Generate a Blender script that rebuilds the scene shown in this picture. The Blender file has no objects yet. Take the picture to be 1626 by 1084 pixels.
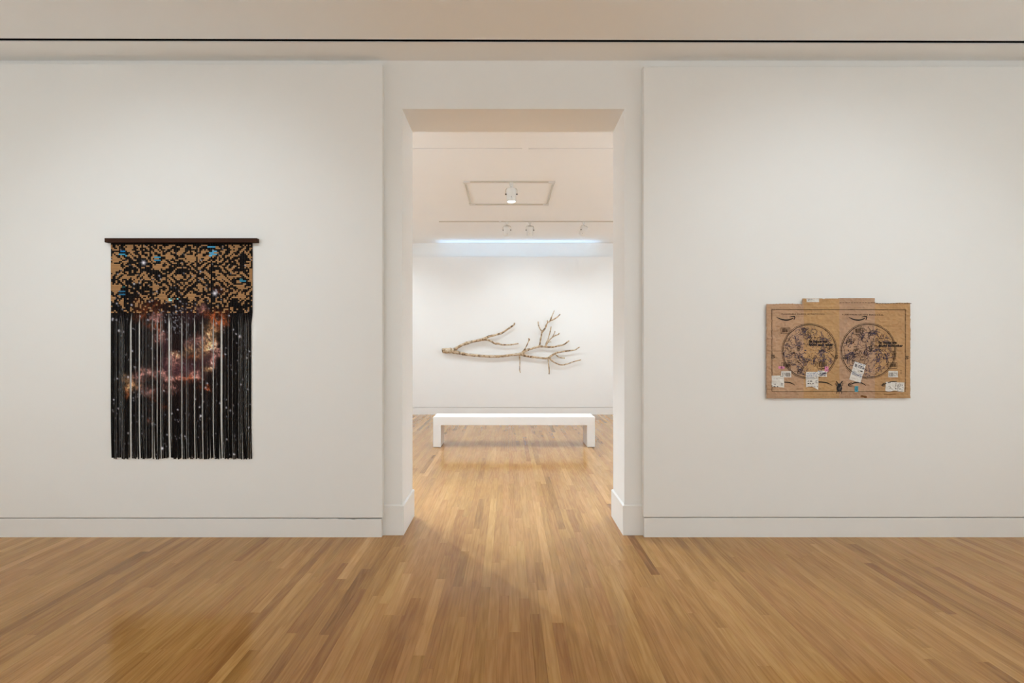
import bpy, bmesh, math, random
from mathutils import Vector, Matrix, noise

# ------------------------------------------------------------------ camera, light, exposure
scene = bpy.context.scene
COL = scene.collection
EYE = 1.47                      # camera height
F = 900.0                       # focal length in pixels of the 1626 x 1084 frame
CX, CY = 807.0, 549.0           # vanishing point

cam_data = bpy.data.cameras.new('camera')
cam_data.sensor_width = 36.0
cam_data.lens = F / 1626.0 * 36.0
cam_data.shift_x = (813.0 - CX) / 1626.0
cam_data.shift_y = (CY - 542.0) / 1626.0
cam_data.clip_start = 0.05
cam = bpy.data.objects.new('camera', cam_data)
cam.location = (0, 0, EYE)
cam.rotation_euler = (math.pi / 2, 0, 0)
COL.objects.link(cam)
scene.camera = cam

world = bpy.data.worlds.new('world')
scene.world = world
world.use_nodes = True
world.node_tree.nodes['Background'].inputs[0].default_value = (0, 0, 0, 1)
world.node_tree.nodes['Background'].inputs[1].default_value = 0.0

scene.view_settings.view_transform = 'Standard'
scene.view_settings.look = 'None'
scene.view_settings.gamma = 1.0
scene.view_settings.use_curve_mapping = False
scene.view_settings.exposure = 0.0
scene.cycles.max_bounces = 10
scene.cycles.diffuse_bounces = 7
scene.cycles.glossy_bounces = 4
scene.cycles.adaptive_threshold = 0.02
scene.cycles.sample_clamp_indirect = 6.0


def spot(name, loc, aim, watts, angle=60, blend=1.0, color=(1.0, 0.97, 0.93), radius=0.06):
    d = bpy.data.lights.new(name, 'SPOT')
    d.energy = watts
    d.color = color
    d.spot_size = math.radians(angle)
    d.spot_blend = blend
    d.shadow_soft_size = radius
    o = bpy.data.objects.new(name, d)
    o.location = loc
    o.rotation_euler = (Vector(aim) - Vector(loc)).to_track_quat('-Z', 'Y').to_euler()
    COL.objects.link(o)
    return o


NEUTRAL = (0.78, 0.91, 1.0)      # lamp colour after the photograph's white balance
COOL = (0.79, 0.925, 1.0)
FARCOOL = (0.74, 0.92, 1.08)
# near gallery: ceiling track spots in front of the two hung works, out of the picture above the camera
for x, ax in ((-3.05, -2.55), (-1.75, -2.35), (1.7, 2.25), (3.1, 2.5)):
    spot('near_track_or_fill_lamp', (x, 2.0, 3.6), (ax, 4.36, 1.5), 42, 84, 1.0, NEUTRAL)
# unseen fill lamps added toward the side and rear walls for ambient light
for sx in (-1, 1):
    for y in (-1.6, 0.4, 2.4):
        spot('near_track_or_fill_lamp', (sx * 3.5, y, 3.55), (sx * 5.2, y, 1.8), 340, 96, 1.0, COOL)
    for x in (0.8, 2.6):
        spot('near_track_or_fill_lamp', (sx * x, -1.7, 3.55), (sx * x, -3.5, 1.7), 352, 100, 1.0, COOL)

# ------------------------------------------------------------------ helpers
def s2l(c):
    return c / 12.92 if c <= 0.04045 else ((c + 0.055) / 1.055) ** 2.4


def rgb(r, g, b):
    return (s2l(r / 255.0), s2l(g / 255.0), s2l(b / 255.0))


def at(px, py, Y):
    return Vector(((px - CX) / F * Y, Y, EYE + (CY - py) / F * Y))


class MB:
    """collects shapes; build() links them as one mesh object"""
    def __init__(self):
        self.v, self.f, self.c = [], [], []

    def vert(self, p, c=None):
        self.v.append(tuple(p))
        self.c.append(c if c is not None else (1, 1, 1))
        return len(self.v) - 1

    def poly(self, pts, c=None):
        self.f.append([self.vert(p, c) for p in pts])

    def box(self, x0, x1, y0, y1, z0, z1, c=None, bev=0.0):
        if bev <= 0:
            i = [self.vert(p, c) for p in ((x0, y0, z0), (x1, y0, z0), (x1, y1, z0), (x0, y1, z0),
                                           (x0, y0, z1), (x1, y0, z1), (x1, y1, z1), (x0, y1, z1))]
            for q in ((0, 3, 2, 1), (4, 5, 6, 7), (0, 1, 5, 4), (1, 2, 6, 5), (2, 3, 7, 6), (3, 0, 4, 7)):
                self.f.append([i[k] for k in q])
            return
        bm = bmesh.new()
        bmesh.ops.create_cube(bm, size=1.0)
        for v in bm.verts:
            v.co = Vector((x0 + (v.co.x + .5) * (x1 - x0), y0 + (v.co.y + .5) * (y1 - y0), z0 + (v.co.z + .5) * (z1 - z0)))
        bmesh.ops.bevel(bm, geom=bm.edges[:], offset=bev, segments=2, profile=0.5, affect='EDGES')
        self.add_bm(bm, c)

    def add_bm(self, bm, c=None, mat=None):
        base = len(self.v)
        bm.verts.index_update()
        for v in bm.verts:
            self.vert(mat @ v.co if mat else v.co, c)
        for f in bm.faces:
            self.f.append([base + v.index for v in f.verts])
        bm.free()

    def tube(self, pts, radii, n=8, c=None, cap=True):
        pts = [Vector(p) for p in pts]
        up = Vector((0.13, 1, 0.21)).normalized()
        rings = []
        for i, p in enumerate(pts):
            t = (pts[min(i + 1, len(pts) - 1)] - pts[max(i - 1, 0)]).normalized()
            a = t.cross(up)
            if a.length < 1e-3:
                a = t.cross(Vector((1, 0, 0)))
            a.normalize()
            b = t.cross(a).normalized()
            r = radii[i] if hasattr(radii, '__len__') else radii
            rings.append([self.vert(p + (a * math.cos(k * 2 * math.pi / n) + b * math.sin(k * 2 * math.pi / n)) * r, c) for k in range(n)])
        for i in range(len(rings) - 1):
            for k in range(n):
                self.f.append([rings[i][k], rings[i][(k + 1) % n], rings[i + 1][(k + 1) % n], rings[i + 1][k]])
        if cap:
            self.f.append(rings[0][::-1])
            self.f.append(rings[-1])

    def lathe(self, axis_o, axis_d, prof, n=20, c=None):
        """prof: (distance along the axis, radius)"""
        d = Vector(axis_d).normalized()
        a = d.orthogonal().normalized()
        b = d.cross(a)
        rings = []
        for (t, r) in prof:
            o = Vector(axis_o) + d * t
            rings.append([self.vert(o + (a * math.cos(k * 2 * math.pi / n) + b * math.sin(k * 2 * math.pi / n)) * r, c) for k in range(n)])
        for i in range(len(rings) - 1):
            for k in range(n):
                self.f.append([rings[i][k], rings[i][(k + 1) % n], rings[i + 1][(k + 1) % n], rings[i + 1][k]])
        self.f.append(rings[0][::-1])
        self.f.append(rings[-1])

    def build(self, name, mat, parent=None, smooth=False, colors=False, origin=None):
        me = bpy.data.meshes.new(name)
        v = self.v
        if origin is not None:
            ox, oy, oz = origin
            v = [(p[0] - ox, p[1] - oy, p[2] - oz) for p in v]
        me.from_pydata(v, [], self.f)
        if colors:
            at_ = me.color_attributes.new('print', 'FLOAT_COLOR', 'POINT')
            flat = []
            for q in self.c:
                flat.extend((q[0], q[1], q[2], 1.0))
            at_.data.foreach_set('color', flat)
        if smooth:
            me.polygons.foreach_set('use_smooth', [True] * len(me.polygons))
        me.materials.append(mat)
        me.update()
        o = bpy.data.objects.new(name, me)
        COL.objects.link(o)
        if origin is not None:
            o.location = origin
        if parent is not None:
            o.parent = parent
            o.matrix_parent_inverse = PARENT_INV.get(parent.name, Matrix.Identity(4))
        return o


PARENT_INV = {}


def fix_normals(o):
    bm = bmesh.new()
    bm.from_mesh(o.data)
    bmesh.ops.recalc_face_normals(bm, faces=bm.faces[:])
    bm.to_mesh(o.data)
    bm.free()
    return o


def thing(name, loc, label, cat, group=None):
    o = bpy.data.objects.new(name, None)
    o.empty_display_size = 0.1
    o.location = loc
    COL.objects.link(o)
    PARENT_INV[o.name] = Matrix.Translation(Vector(loc)).inverted()
    o['label'] = label
    o['category'] = cat
    if group:
        o['group'] = group
    return o


def structure(o, label=None):
    o['kind'] = 'structure'
    if label:
        o['label'] = label
        o['category'] = o.name.split('_')[0].split('.')[0]
    return o


# ------------------------------------------------------------------ materials
def new_mat(name, base=(0.8, 0.8, 0.8), rough=0.5, spec=0.5, metal=0.0):
    m = bpy.data.materials.new(name)
    m.use_nodes = True
    b = m.node_tree.nodes['Principled BSDF']
    b.inputs['Base Color'].default_value = (*base, 1)
    b.inputs['Roughness'].default_value = rough
    b.inputs['Specular IOR Level'].default_value = spec
    b.inputs['Metallic'].default_value = metal
    return m, m.node_tree, b


def speckle(nt, b, base, amount=0.03, scale=3.0, bump=0.0, bump_scale=180.0, dist=0.001):
    """slight procedural unevenness of a plain paint"""
    tc = nt.nodes.new('ShaderNodeTexCoord')
    n = nt.nodes.new('ShaderNodeTexNoise')
    n.inputs['Scale'].default_value = scale
    n.inputs['Detail'].default_value = 4
    nt.links.new(tc.outputs['Object'], n.inputs['Vector'])
    r = nt.nodes.new('ShaderNodeMapRange')
    r.inputs['To Min'].default_value = 1 - amount
    r.inputs['To Max'].default_value = 1 + amount
    nt.links.new(n.outputs['Fac'], r.inputs['Value'])
    mx = nt.nodes.new('ShaderNodeMix')
    mx.data_type = 'RGBA'
    mx.blend_type = 'MULTIPLY'
    mx.inputs['Factor'].default_value = 1
    mx.inputs['A'].default_value = (*base, 1)
    cc = nt.nodes.new('ShaderNodeCombineColor')
    for k in ('Red', 'Green', 'Blue'):
        nt.links.new(r.outputs['Result'], cc.inputs[k])
    nt.links.new(cc.outputs['Color'], mx.inputs['B'])
    nt.links.new(mx.outputs['Result'], b.inputs['Base Color'])
    if bump > 0:
        n2 = nt.nodes.new('ShaderNodeTexNoise')
        n2.inputs['Scale'].default_value = bump_scale
        n2.inputs['Detail'].default_value = 3
        nt.links.new(tc.outputs['Object'], n2.inputs['Vector'])
        bp = nt.nodes.new('ShaderNodeBump')
        bp.inputs['Strength'].default_value = bump
        bp.inputs['Distance'].default_value = dist
        nt.links.new(n2.outputs['Fac'], bp.inputs['Height'])
        nt.links.new(bp.outputs['Normal'], b.inputs['Normal'])


def paint(name, base, rough=0.6, spec=0.3, amount=0.012, bump=0.08):
    m, nt, b = new_mat(name, base, rough, spec)
    speckle(nt, b, base, amount, 2.5, bump)
    return m


def attr_mat(name, rough=0.6, spec=0.3, ribs=None, bump=0.0):
    m, nt, b = new_mat(name, (0.5, 0.5, 0.5), rough, spec)
    a = nt.nodes.new('ShaderNodeAttribute')
    a.attribute_name = 'print'
    nt.links.new(a.outputs['Color'], b.inputs['Base Color'])
    if bump > 0:
        tc = nt.nodes.new('ShaderNodeTexCoord')
        n2 = nt.nodes.new('ShaderNodeTexNoise')
        n2.inputs['Scale'].default_value = ribs or 60
        n2.inputs['Detail'].default_value = 5
        nt.links.new(tc.outputs['Object'], n2.inputs['Vector'])
        bp = nt.nodes.new('ShaderNodeBump')
        bp.inputs['Strength'].default_value = bump
        bp.inputs['Distance'].default_value = 0.004
        nt.links.new(n2.outputs['Fac'], bp.inputs['Height'])
        nt.links.new(bp.outputs['Normal'], b.inputs['Normal'])
    return m


M_WALL = paint('white_wall_paint', (0.86, 0.855, 0.84))
M_CEIL = paint('ceiling_paint', (0.88, 0.875, 0.86), 0.8, 0.15)
M_TRIM = paint('white_trim_paint', (0.84, 0.83, 0.81), 0.45, 0.4)
M_BENCH = paint('white_lacquer', (0.86, 0.85, 0.835), 0.4, 0.4, 0.006, 0.02)
M_BLACK = paint('black_slot', (0.004, 0.004, 0.004), 0.9, 0.0)
M_LAMP = paint('white_lamp_enamel', (0.72, 0.70, 0.665), 0.4, 0.4)
M_DARKMETAL = paint('dark_screw_metal', (0.10, 0.085, 0.07), 0.4, 0.5)
M_TRACK = paint('track_enamel', (0.55, 0.50, 0.42), 0.5, 0.4)


def wood_floor():
    m, nt, b = new_mat('oak_strip_wood', (0.5, 0.3, 0.15), 0.3, 0.19)
    L = nt.links.new
    N = nt.nodes.new
    at_ = N('ShaderNodeAttribute')
    at_.attribute_name = 'print'          # r: tone, g: hue, b: offset of the grain
    sep = N('ShaderNodeSeparateColor')
    L(at_.outputs['Color'], sep.inputs['Color'])
    tc = N('ShaderNodeTexCoord')
    off = N('ShaderNodeCombineXYZ')
    mul = N('ShaderNodeMath'); mul.operation = 'MULTIPLY'; mul.inputs[1].default_value = 73.0
    L(sep.outputs['Blue'], mul.inputs[0])
    L(mul.outputs[0], off.inputs['X']); L(mul.outputs[0], off.inputs['Y']); L(mul.outputs[0], off.inputs['Z'])
    add = N('ShaderNodeVectorMath'); add.operation = 'ADD'
    L(tc.outputs['Object'], add.inputs[0]); L(off.outputs[0], add.inputs[1])

    def stretched(sx, sy, detail, rough=0.55, dist=0.0):
        sc = N('ShaderNodeVectorMath'); sc.operation = 'MULTIPLY'
        sc.inputs[1].default_value = (sx, sy, 1.0)
        L(add.outputs[0], sc.inputs[0])
        n = N('ShaderNodeTexNoise')
        n.inputs['Scale'].default_value = 1.0
        n.inputs['Detail'].default_value = detail
        n.inputs['Roughness'].default_value = rough
        n.inputs['Distortion'].default_value = dist
        L(sc.outputs[0], n.inputs['Vector'])
        return n
    base_n = stretched(14.0, 0.9, 3)
    # cathedral rings: sine of a stretched noise
    mm = N('ShaderNodeMath'); mm.operation = 'MULTIPLY'; mm.inputs[1].default_value = 42.0
    L(base_n.outputs['Fac'], mm.inputs[0])
    sn = N('ShaderNodeMath'); sn.operation = 'SINE'
    L(mm.outputs[0], sn.inputs[0])
    fine = stretched(150.0, 3.2, 3, 0.55)
    med = stretched(55.0, 1.8, 4, 0.6, 0.4)
    blot = stretched(9.0, 2.2, 3, 0.5)
    # tone value = attribute + grain
    ramp = N('ShaderNodeValToRGB')
    e = ramp.color_ramp.elements
    e[0].position = 0.0; e[0].color = (*rgb(132, 88, 46), 1)
    e[1].position = 1.0; e[1].color = (*rgb(222, 182, 126), 1)
    a = ramp.color_ramp.elements.new(0.35); a.color = (*rgb(176, 127, 74), 1)
    a = ramp.color_ramp.elements.new(0.62); a.color = (*rgb(200, 152, 95), 1)

    def madd(src, k, prev):
        n = N('ShaderNodeMath'); n.operation = 'MULTIPLY_ADD'
        n.inputs[1].default_value = k
        L(src, n.inputs[0])
        if prev is None:
            n.inputs[2].default_value = 0.0
        else:
            L(prev, n.inputs[2])
        return n.outputs[0]
    v = madd(sep.outputs['Red'], 1.0, None)
    v = madd(sn.outputs[0], 0.06, v)
    v = madd(fine.outputs['Fac'], 0.18, v)
    v = madd(med.outputs['Fac'], 0.36, v)
    v = madd(blot.outputs['Fac'], 0.16, v)
    sub = N('ShaderNodeMath'); sub.operation = 'SUBTRACT'; sub.inputs[1].default_value = 0.35
    L(v, sub.inputs[0])
    L(sub.outputs[0], ramp.inputs['Fac'])
    hsv = N('ShaderNodeHueSaturation')
    hm = N('ShaderNodeMapRange')
    hm.inputs['To Min'].default_value = 0.499
    hm.inputs['To Max'].default_value = 0.507
    L(sep.outputs['Green'], hm.inputs['Value'])
    L(hm.outputs[0], hsv.inputs['Hue'])
    L(ramp.outputs['Color'], hsv.inputs['Color'])
    # small dark knots and mineral streaks
    kn = stretched(30.0, 5.0, 2, 0.5, 0.5)
    kr = N('ShaderNodeMapRange'); kr.inputs['From Min'].default_value = 0.74; kr.inputs['From Max'].default_value = 0.82
    kr.inputs['To Min'].default_value = 0.0; kr.inputs['To Max'].default_value = 0.45
    L(kn.outputs['Fac'], kr.inputs['Value'])
    mx = N('ShaderNodeMix'); mx.data_type = 'RGBA'
    L(kr.outputs[0], mx.inputs['Factor'])
    L(hsv.outputs['Color'], mx.inputs['A'])
    mx.inputs['B'].default_value = (*rgb(92, 58, 32), 1)
    L(mx.outputs['Result'], b.inputs['Base Color'])
    rr = N('ShaderNodeMapRange')
    rr.inputs['To Min'].default_value = 0.125; rr.inputs['To Max'].default_value = 0.145
    L(med.outputs['Fac'], rr.inputs['Value'])
    L(rr.outputs[0], b.inputs['Roughness'])
    return m


M_FLOOR = wood_floor()
M_SUB = paint('dark_subfloor', (0.05, 0.03, 0.018), 0.9, 0.1)

# ------------------------------------------------------------------ room shell
X0, X1 = -5.2, 5.2
YB = -3.5                        # rear wall of the near gallery
YP = 4.355                       # face of the near panels
YW = 4.415                       # face of the wall with the doorway
YD = 4.89                        # back of that wall
YFP = 12.14                      # face of the far panel
YF = 12.25                       # far wall
H = 3.69                         # ceilings
JL, JR, JH = -0.826, 0.905, 3.315

mb = MB(); mb.box(X0 - .1, X1 + .1, YB - .1, YF + .1, -0.12, -0.018)
floor = structure(mb.build('floor', M_SUB))

# planks
rng = random.Random(11)
SW = 0.0572


def visible_weight(x0, x1, y0, y1):
    """pixels of the photograph that a plank covers"""
    tot = 0.0
    n = 14
    for i in range(n):
        y = y0 + (i + .5) / n * (y1 - y0)
        if y < 1.5:
            continue
        da = (x1 - x0) * (y1 - y0) / n * F * F * EYE / y ** 3
        x = (x0 + x1) / 2
        px, py = CX + x / y * F, CY + EYE / y * F
        if py > 1084 or px < 0 or px > 1626:
            continue
        if y > YP:
            xe = x / y * YW
            xb = x / y * YD
            if y < YD:
                if not (JL < x < JR):
                    continue
            elif not (JL < xe < JR and JL < xb < JR):
                continue
            if y > YFP:
                continue
        tot += da
    return tot


planks = []
ns = int((X1 - X0) / SW) + 1
for s in range(ns):
    x0 = X0 + s * SW
    x1 = min(x0 + SW, X1)
    y = YB - rng.random() * 0.9
    while y < YF:
        L_ = rng.choice((0.4, 0.6, 0.8, 1.0, 1.2, 1.5, 1.8, 2.1)) * rng.uniform(0.9, 1.12)
        a, b_ = max(y, YB), min(y + L_, YF)
        y += L_
        if b_ - a < 0.03:
            continue
        t = rng.gauss(0.36, 0.055)
        q = rng.random()
        if q < 0.07:
            t -= rng.uniform(0.10, 0.22)
        elif q > 0.90:
            t += rng.uniform(0.06, 0.16)
        planks.append([visible_weight(x0, x1, a, b_), x0, x1, a, b_, t, rng.random(), rng.random(), rng.uniform(-.00004, .00004)])
planks.sort(key=lambda p: -p[0])


def plank_shape(mb, p):
    w, x0, x1, y0, y1, t, hue, off, dz = p
    g, ch = 0.0001, 0.0004
    xa, xb, ya, yb = x0 + g, x1 - g, y0 + g, y1 - g
    c = (t, hue, off)
    lo = [mb.vert((x, y, -0.018), c) for x, y in ((xa, ya), (xb, ya), (xb, yb), (xa, yb))]
    mi = [mb.vert((x, y, -ch + dz), c) for x, y in ((xa, ya), (xb, ya), (xb, yb), (xa, yb))]
    hi = [mb.vert((x, y, dz), c) for x, y in ((xa + ch, ya + ch), (xb - ch, ya + ch), (xb - ch, yb - ch), (xa + ch, yb - ch))]
    for k in range(4):
        j = (k + 1) % 4
        mb.f.append([lo[k], lo[j], mi[j], mi[k]])
        mb.f.append([mi[k], mi[j], hi[j], hi[k]])
    mb.f.append(hi)


for p in planks[:300]:
    m_ = MB()
    plank_shape(m_, p)
    m_.build('plank', M_FLOOR, floor, colors=True, origin=((p[1] + p[2]) / 2, (p[3] + p[4]) / 2, 0))
m_ = MB()
for p in planks[300:]:
    plank_shape(m_, p)
o = m_.build('plank_field', M_FLOOR, floor, colors=True)
o['kind'] = 'stuff'

# wall with the doorway
mb = MB()
mb.box(X0, JL, YW, YD, 0, H)
mb.box(JR, X1, YW, YD, 0, H)
mb.box(JL, JR, YW, YD, JH, H)
structure(mb.build('wall_doorway', M_WALL))
# proud panels either side
mb = MB(); mb.box(X0, -0.966, YP, YW, 0.148, 3.638, bev=0.006)
structure(mb.build('wall_left_panel', M_WALL))
mb = MB(); mb.box(1.0385, X1, YP, YW, 0.153, 3.619, bev=0.006)
structure(mb.build('wall_right_panel', M_WALL))


def base_board(name, xs, tops, y0, y1, mat=M_TRIM):
    """flat board with a slightly worn upper edge"""
    mb = MB()
    n = len(xs)
    fr = [[mb.vert((x, y0, 0.0)) for x in xs], [mb.vert((x, y0, t - .003)) for x, t in zip(xs, tops)],
          [mb.vert((x, y0 + .003, t)) for x, t in zip(xs, tops)], [mb.vert((x, y1, t)) for x, t in zip(xs, tops)],
          [mb.vert((x, y1, 0.0)) for x in xs]]
    for r in range(4):
        for i in range(n - 1):
            mb.f.append([fr[r][i], fr[r][i + 1], fr[r + 1][i + 1], fr[r + 1][i]])
    mb.f.append([fr[k][0] for k in range(4, -1, -1)])
    mb.f.append([fr[k][-1] for k in range(5)])
    return structure(mb.build(name, mat))


rng = random.Random(5)
xs, tops = [X0], [0.1425]
x = -1.56
while x < -0.975:
    xs.append(x); tops.append(0.1405 + rng.choice((0, 0, -.003, -.006, .002)) * rng.random() - (0.002 if x > -1.3 else 0))
    x += rng.uniform(0.008, 0.03)
xs.append(-0.974); tops.append(0.139)
base_board('baseboard_left', xs, tops, YP + .001, YW)
base_board('baseboard_right', [1.046, 1.8, 2.4, X1], [0.1465, 0.1475, 0.1465, 0.147], YP + .001, YW)


def plinth(name, x_out, x_jamb, sgn):
    """tall base wrapping the jamb of the doorway; sgn: direction into the opening"""
    mb = MB()
    p, top, cap = 0.014, 0.236, 0.010
    def ring(off, z):
        return [(x_out, YW - off, z), (x_jamb + sgn * off, YW - off, z), (x_jamb + sgn * off, YD + off, z), (x_out, YD + off, z)]
    rows = [ring(p, 0), ring(p, top - cap), ring(0.001, top)]
    idx = [[mb.vert(q) for q in r] for r in rows]
    for r in range(2):
        for i in range(3):
            f = [idx[r][i], idx[r][i + 1], idx[r + 1][i + 1], idx[r + 1][i]]
            mb.f.append(f if sgn > 0 else f[::-1])
    return structure(mb.build(name, M_TRIM))


plinth('baseboard_jamb_left', -0.985, JL, 1)
plinth('baseboard_jamb_right', 1.058, JR, -1)

# outer walls (rooms carry on beyond the picture)
for nm, bx in (('wall_left', (X0 - .1, X0, YB, YF, 0, H + .3)), ('wall_right', (X1, X1 + .1, YB, YF, 0, H + .3)),
               ('wall_rear', (X0, X1, YB - .1, YB, 0, H + .3)), ('wall_far', (X0, X1, YF, YF + .1, 0, H + .3))):
    mb = MB(); mb.box(*bx)
    structure(mb.build(nm, M_WALL))

# ceilings: two slabs with the black slot between them, slightly out of square as in the place
def prism(name, pts, z0, z1, mat):
    mb = MB()
    lo = [mb.vert((x, y, z0)) for x, y in pts]
    hi = [mb.vert((x, y, z1)) for x, y in pts]
    n = len(pts)
    mb.f.append(lo[::-1]); mb.f.append(hi)
    for k in range(n):
        j = (k + 1) % n
        mb.f.append([lo[k], lo[j], hi[j], hi[k]])
    return fix_normals(mb.build(name, mat))


def slot_y(x):
    return 4.127 + 0.0046 * x


SWD = 0.040
structure(prism('ceiling', [(X0, YB), (X1, YB), (X1, slot_y(X1) - SWD / 2), (X0, slot_y(X0) - SWD / 2)], H, H + .1, M_CEIL))
structure(prism('ceiling', [(X0, slot_y(X0) + SWD / 2), (X1, slot_y(X1) + SWD / 2), (X1, YW), (X0, YW)], H, H + .1, M_CEIL))
o = structure(prism('trim_1', [(X0, slot_y(X0) - .12), (X1, slot_y(X1) - .12), (X1, slot_y(X1) + .12), (X0, slot_y(X0) + .12)], H + .1, H + .14, M_BLACK))
for k, (nm, s_) in enumerate((('trim_2', -1), ('trim_3', 1))):      # metal edge beads of the slot
    e0 = s_ * SWD / 2
    e1 = s_ * (SWD / 2 + 0.008)
    a, b_ = min(e0, e1), max(e0, e1)
    structure(prism(nm, [(X0, slot_y(X0) + a), (X1, slot_y(X1) + a), (X1, slot_y(X1) + b_), (X0, slot_y(X0) + b_)], H - .002, H + .001, M_TRIM))
# black lining of the slot sides
mb = MB()
for s_ in (-1, 1):
    e = s_ * (SWD / 2 - 0.001)
    q = [(X0, slot_y(X0) + e, H + .004), (X1, slot_y(X1) + e, H + .004), (X1, slot_y(X1) + e, H + .1), (X0, slot_y(X0) + e, H + .1)]
    mb.poly(q if s_ > 0 else q[::-1])
structure(mb.build('trim_4', M_BLACK))

# far ceiling with its two narrow slots
YS = 6.38
structure(prism('ceiling', [(X0, YD), (X1, YD), (X1, YS - .010), (X0, YS - .010)], H, H + .1, M_CEIL))
structure(prism('ceiling', [(X0, YS + .010), (X1, YS + .010), (X1, YF), (X0, YF)], H, H + .1, M_CEIL))
gx0, gx1 = at(829, 236, YS).x, at(839, 236, YS).x
mb = MB(); mb.box(gx0, gx1, YS - .010, YS + .010, H, H + .1)
structure(mb.build('ceiling', M_CEIL))
mb = MB(); mb.box(X0, X1, YS - .05, YS + .05, H + .1, H + .13)
structure(mb.build('trim_5', M_DARKMETAL))

# far panel, its baseboard and the strip light hidden behind its upper edge
mb = MB(); mb.box(X0, X1, YFP, YF, 0.154, 3.385, bev=0.004)
far_panel = structure(mb.build('wall_far_panel', M_WALL))
base_board('baseboard_far', [X0, 0, X1], [0.149, 0.149, 0.149], YFP + .001, YF)


def emitter(name, color, strength):
    m = bpy.data.materials.new(name)
    m.use_nodes = True
    nt = m.node_tree
    nt.nodes.clear()
    out = nt.nodes.new('ShaderNodeOutputMaterial')
    e = nt.nodes.new('ShaderNodeEmission')
    e.inputs['Color'].default_value = (*color, 1)
    e.inputs['Strength'].default_value = strength
    nt.links.new(e.outputs[0], out.inputs['Surface'])
    return m


M_TUBE = paint('strip_diffuser', (0.7, 0.75, 0.8), 0.3, 0.4)
# strip tilted toward the room, on its housing in the gap behind the panel
mb = MB()
mb.poly([(-1.5, 12.198, 3.3855), (1.9, 12.198, 3.3855), (1.9, 12.198, 3.3935), (-1.5, 12.198, 3.3935)])
mb.build('light_strip', M_TUBE, far_panel)
ld = bpy.data.lights.new('cove_lamp', 'AREA')         # daylight strip with a narrow optic, tilted to the room
ld.shape = 'RECTANGLE'
ld.size, ld.size_y = 3.4, 0.012
ld.energy = 4.0
ld.color = (0.30, 0.62, 1.0)
ld.spread = math.radians(96)
lo = bpy.data.objects.new('cove_lamp', ld)
lo.location = (0.2, 12.196, 3.3945)
lo.rotation_euler = (math.radians(180 + 30), 0, 0)
COL.objects.link(lo)
mb = MB()
hp = [(12.1985, 3.385), (12.225, 3.385), (12.225, 3.390), (12.210, 3.3955), (12.2015, 3.3948), (12.1995, 3.388)]
a_ = [mb.vert((-1.62, y, z)) for y, z in hp]; b_ = [mb.vert((2.02, y, z)) for y, z in hp]
mb.f.append(a_[::-1]); mb.f.append(b_)
for k in range(6):
    mb.f.append([a_[k], a_[(k + 1) % 6], b_[(k + 1) % 6], b_[k]])
fix_normals(mb.build('strip_housing', M_LAMP, far_panel))

# ------------------------------------------------------------------ bench
BX0, BX1, BY0, BY1, BT, BU, BL = -1.089, 1.257, 8.207, 8.645, 0.44, 0.322, 0.113
t = thing('bench', ((BX0 + BX1) / 2, (BY0 + BY1) / 2, 0), 'long white block bench on the wooden floor of the far gallery', 'bench')
mb = MB(); mb.box(BX0, BX1, BY0, BY1, BU, BT, bev=0.003); mb.build('seat', M_BENCH, t)
for a in (BX0, BX1 - BL):
    mb = MB(); mb.box(a, a + BL, BY0, BY1, 0.006, BU, bev=0.0015); lg = mb.build('leg', M_BENCH, t)
    mb = MB(); mb.box(a + .006, a + BL - .006, BY0 + .006, BY1 - .006, 0.0, 0.006); mb.build('foot_pad', M_DARKMETAL, lg)

# ------------------------------------------------------------------ ceiling track and spot lamps of the far gallery
def lens_mat(on):
    if on:
        return emitter('lit_lens', (1.0, 0.97, 0.92), 14.0)
    return paint('dim_lens', (0.5, 0.46, 0.4), 0.2, 0.5)


M_LENS = lens_mat(True)


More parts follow.
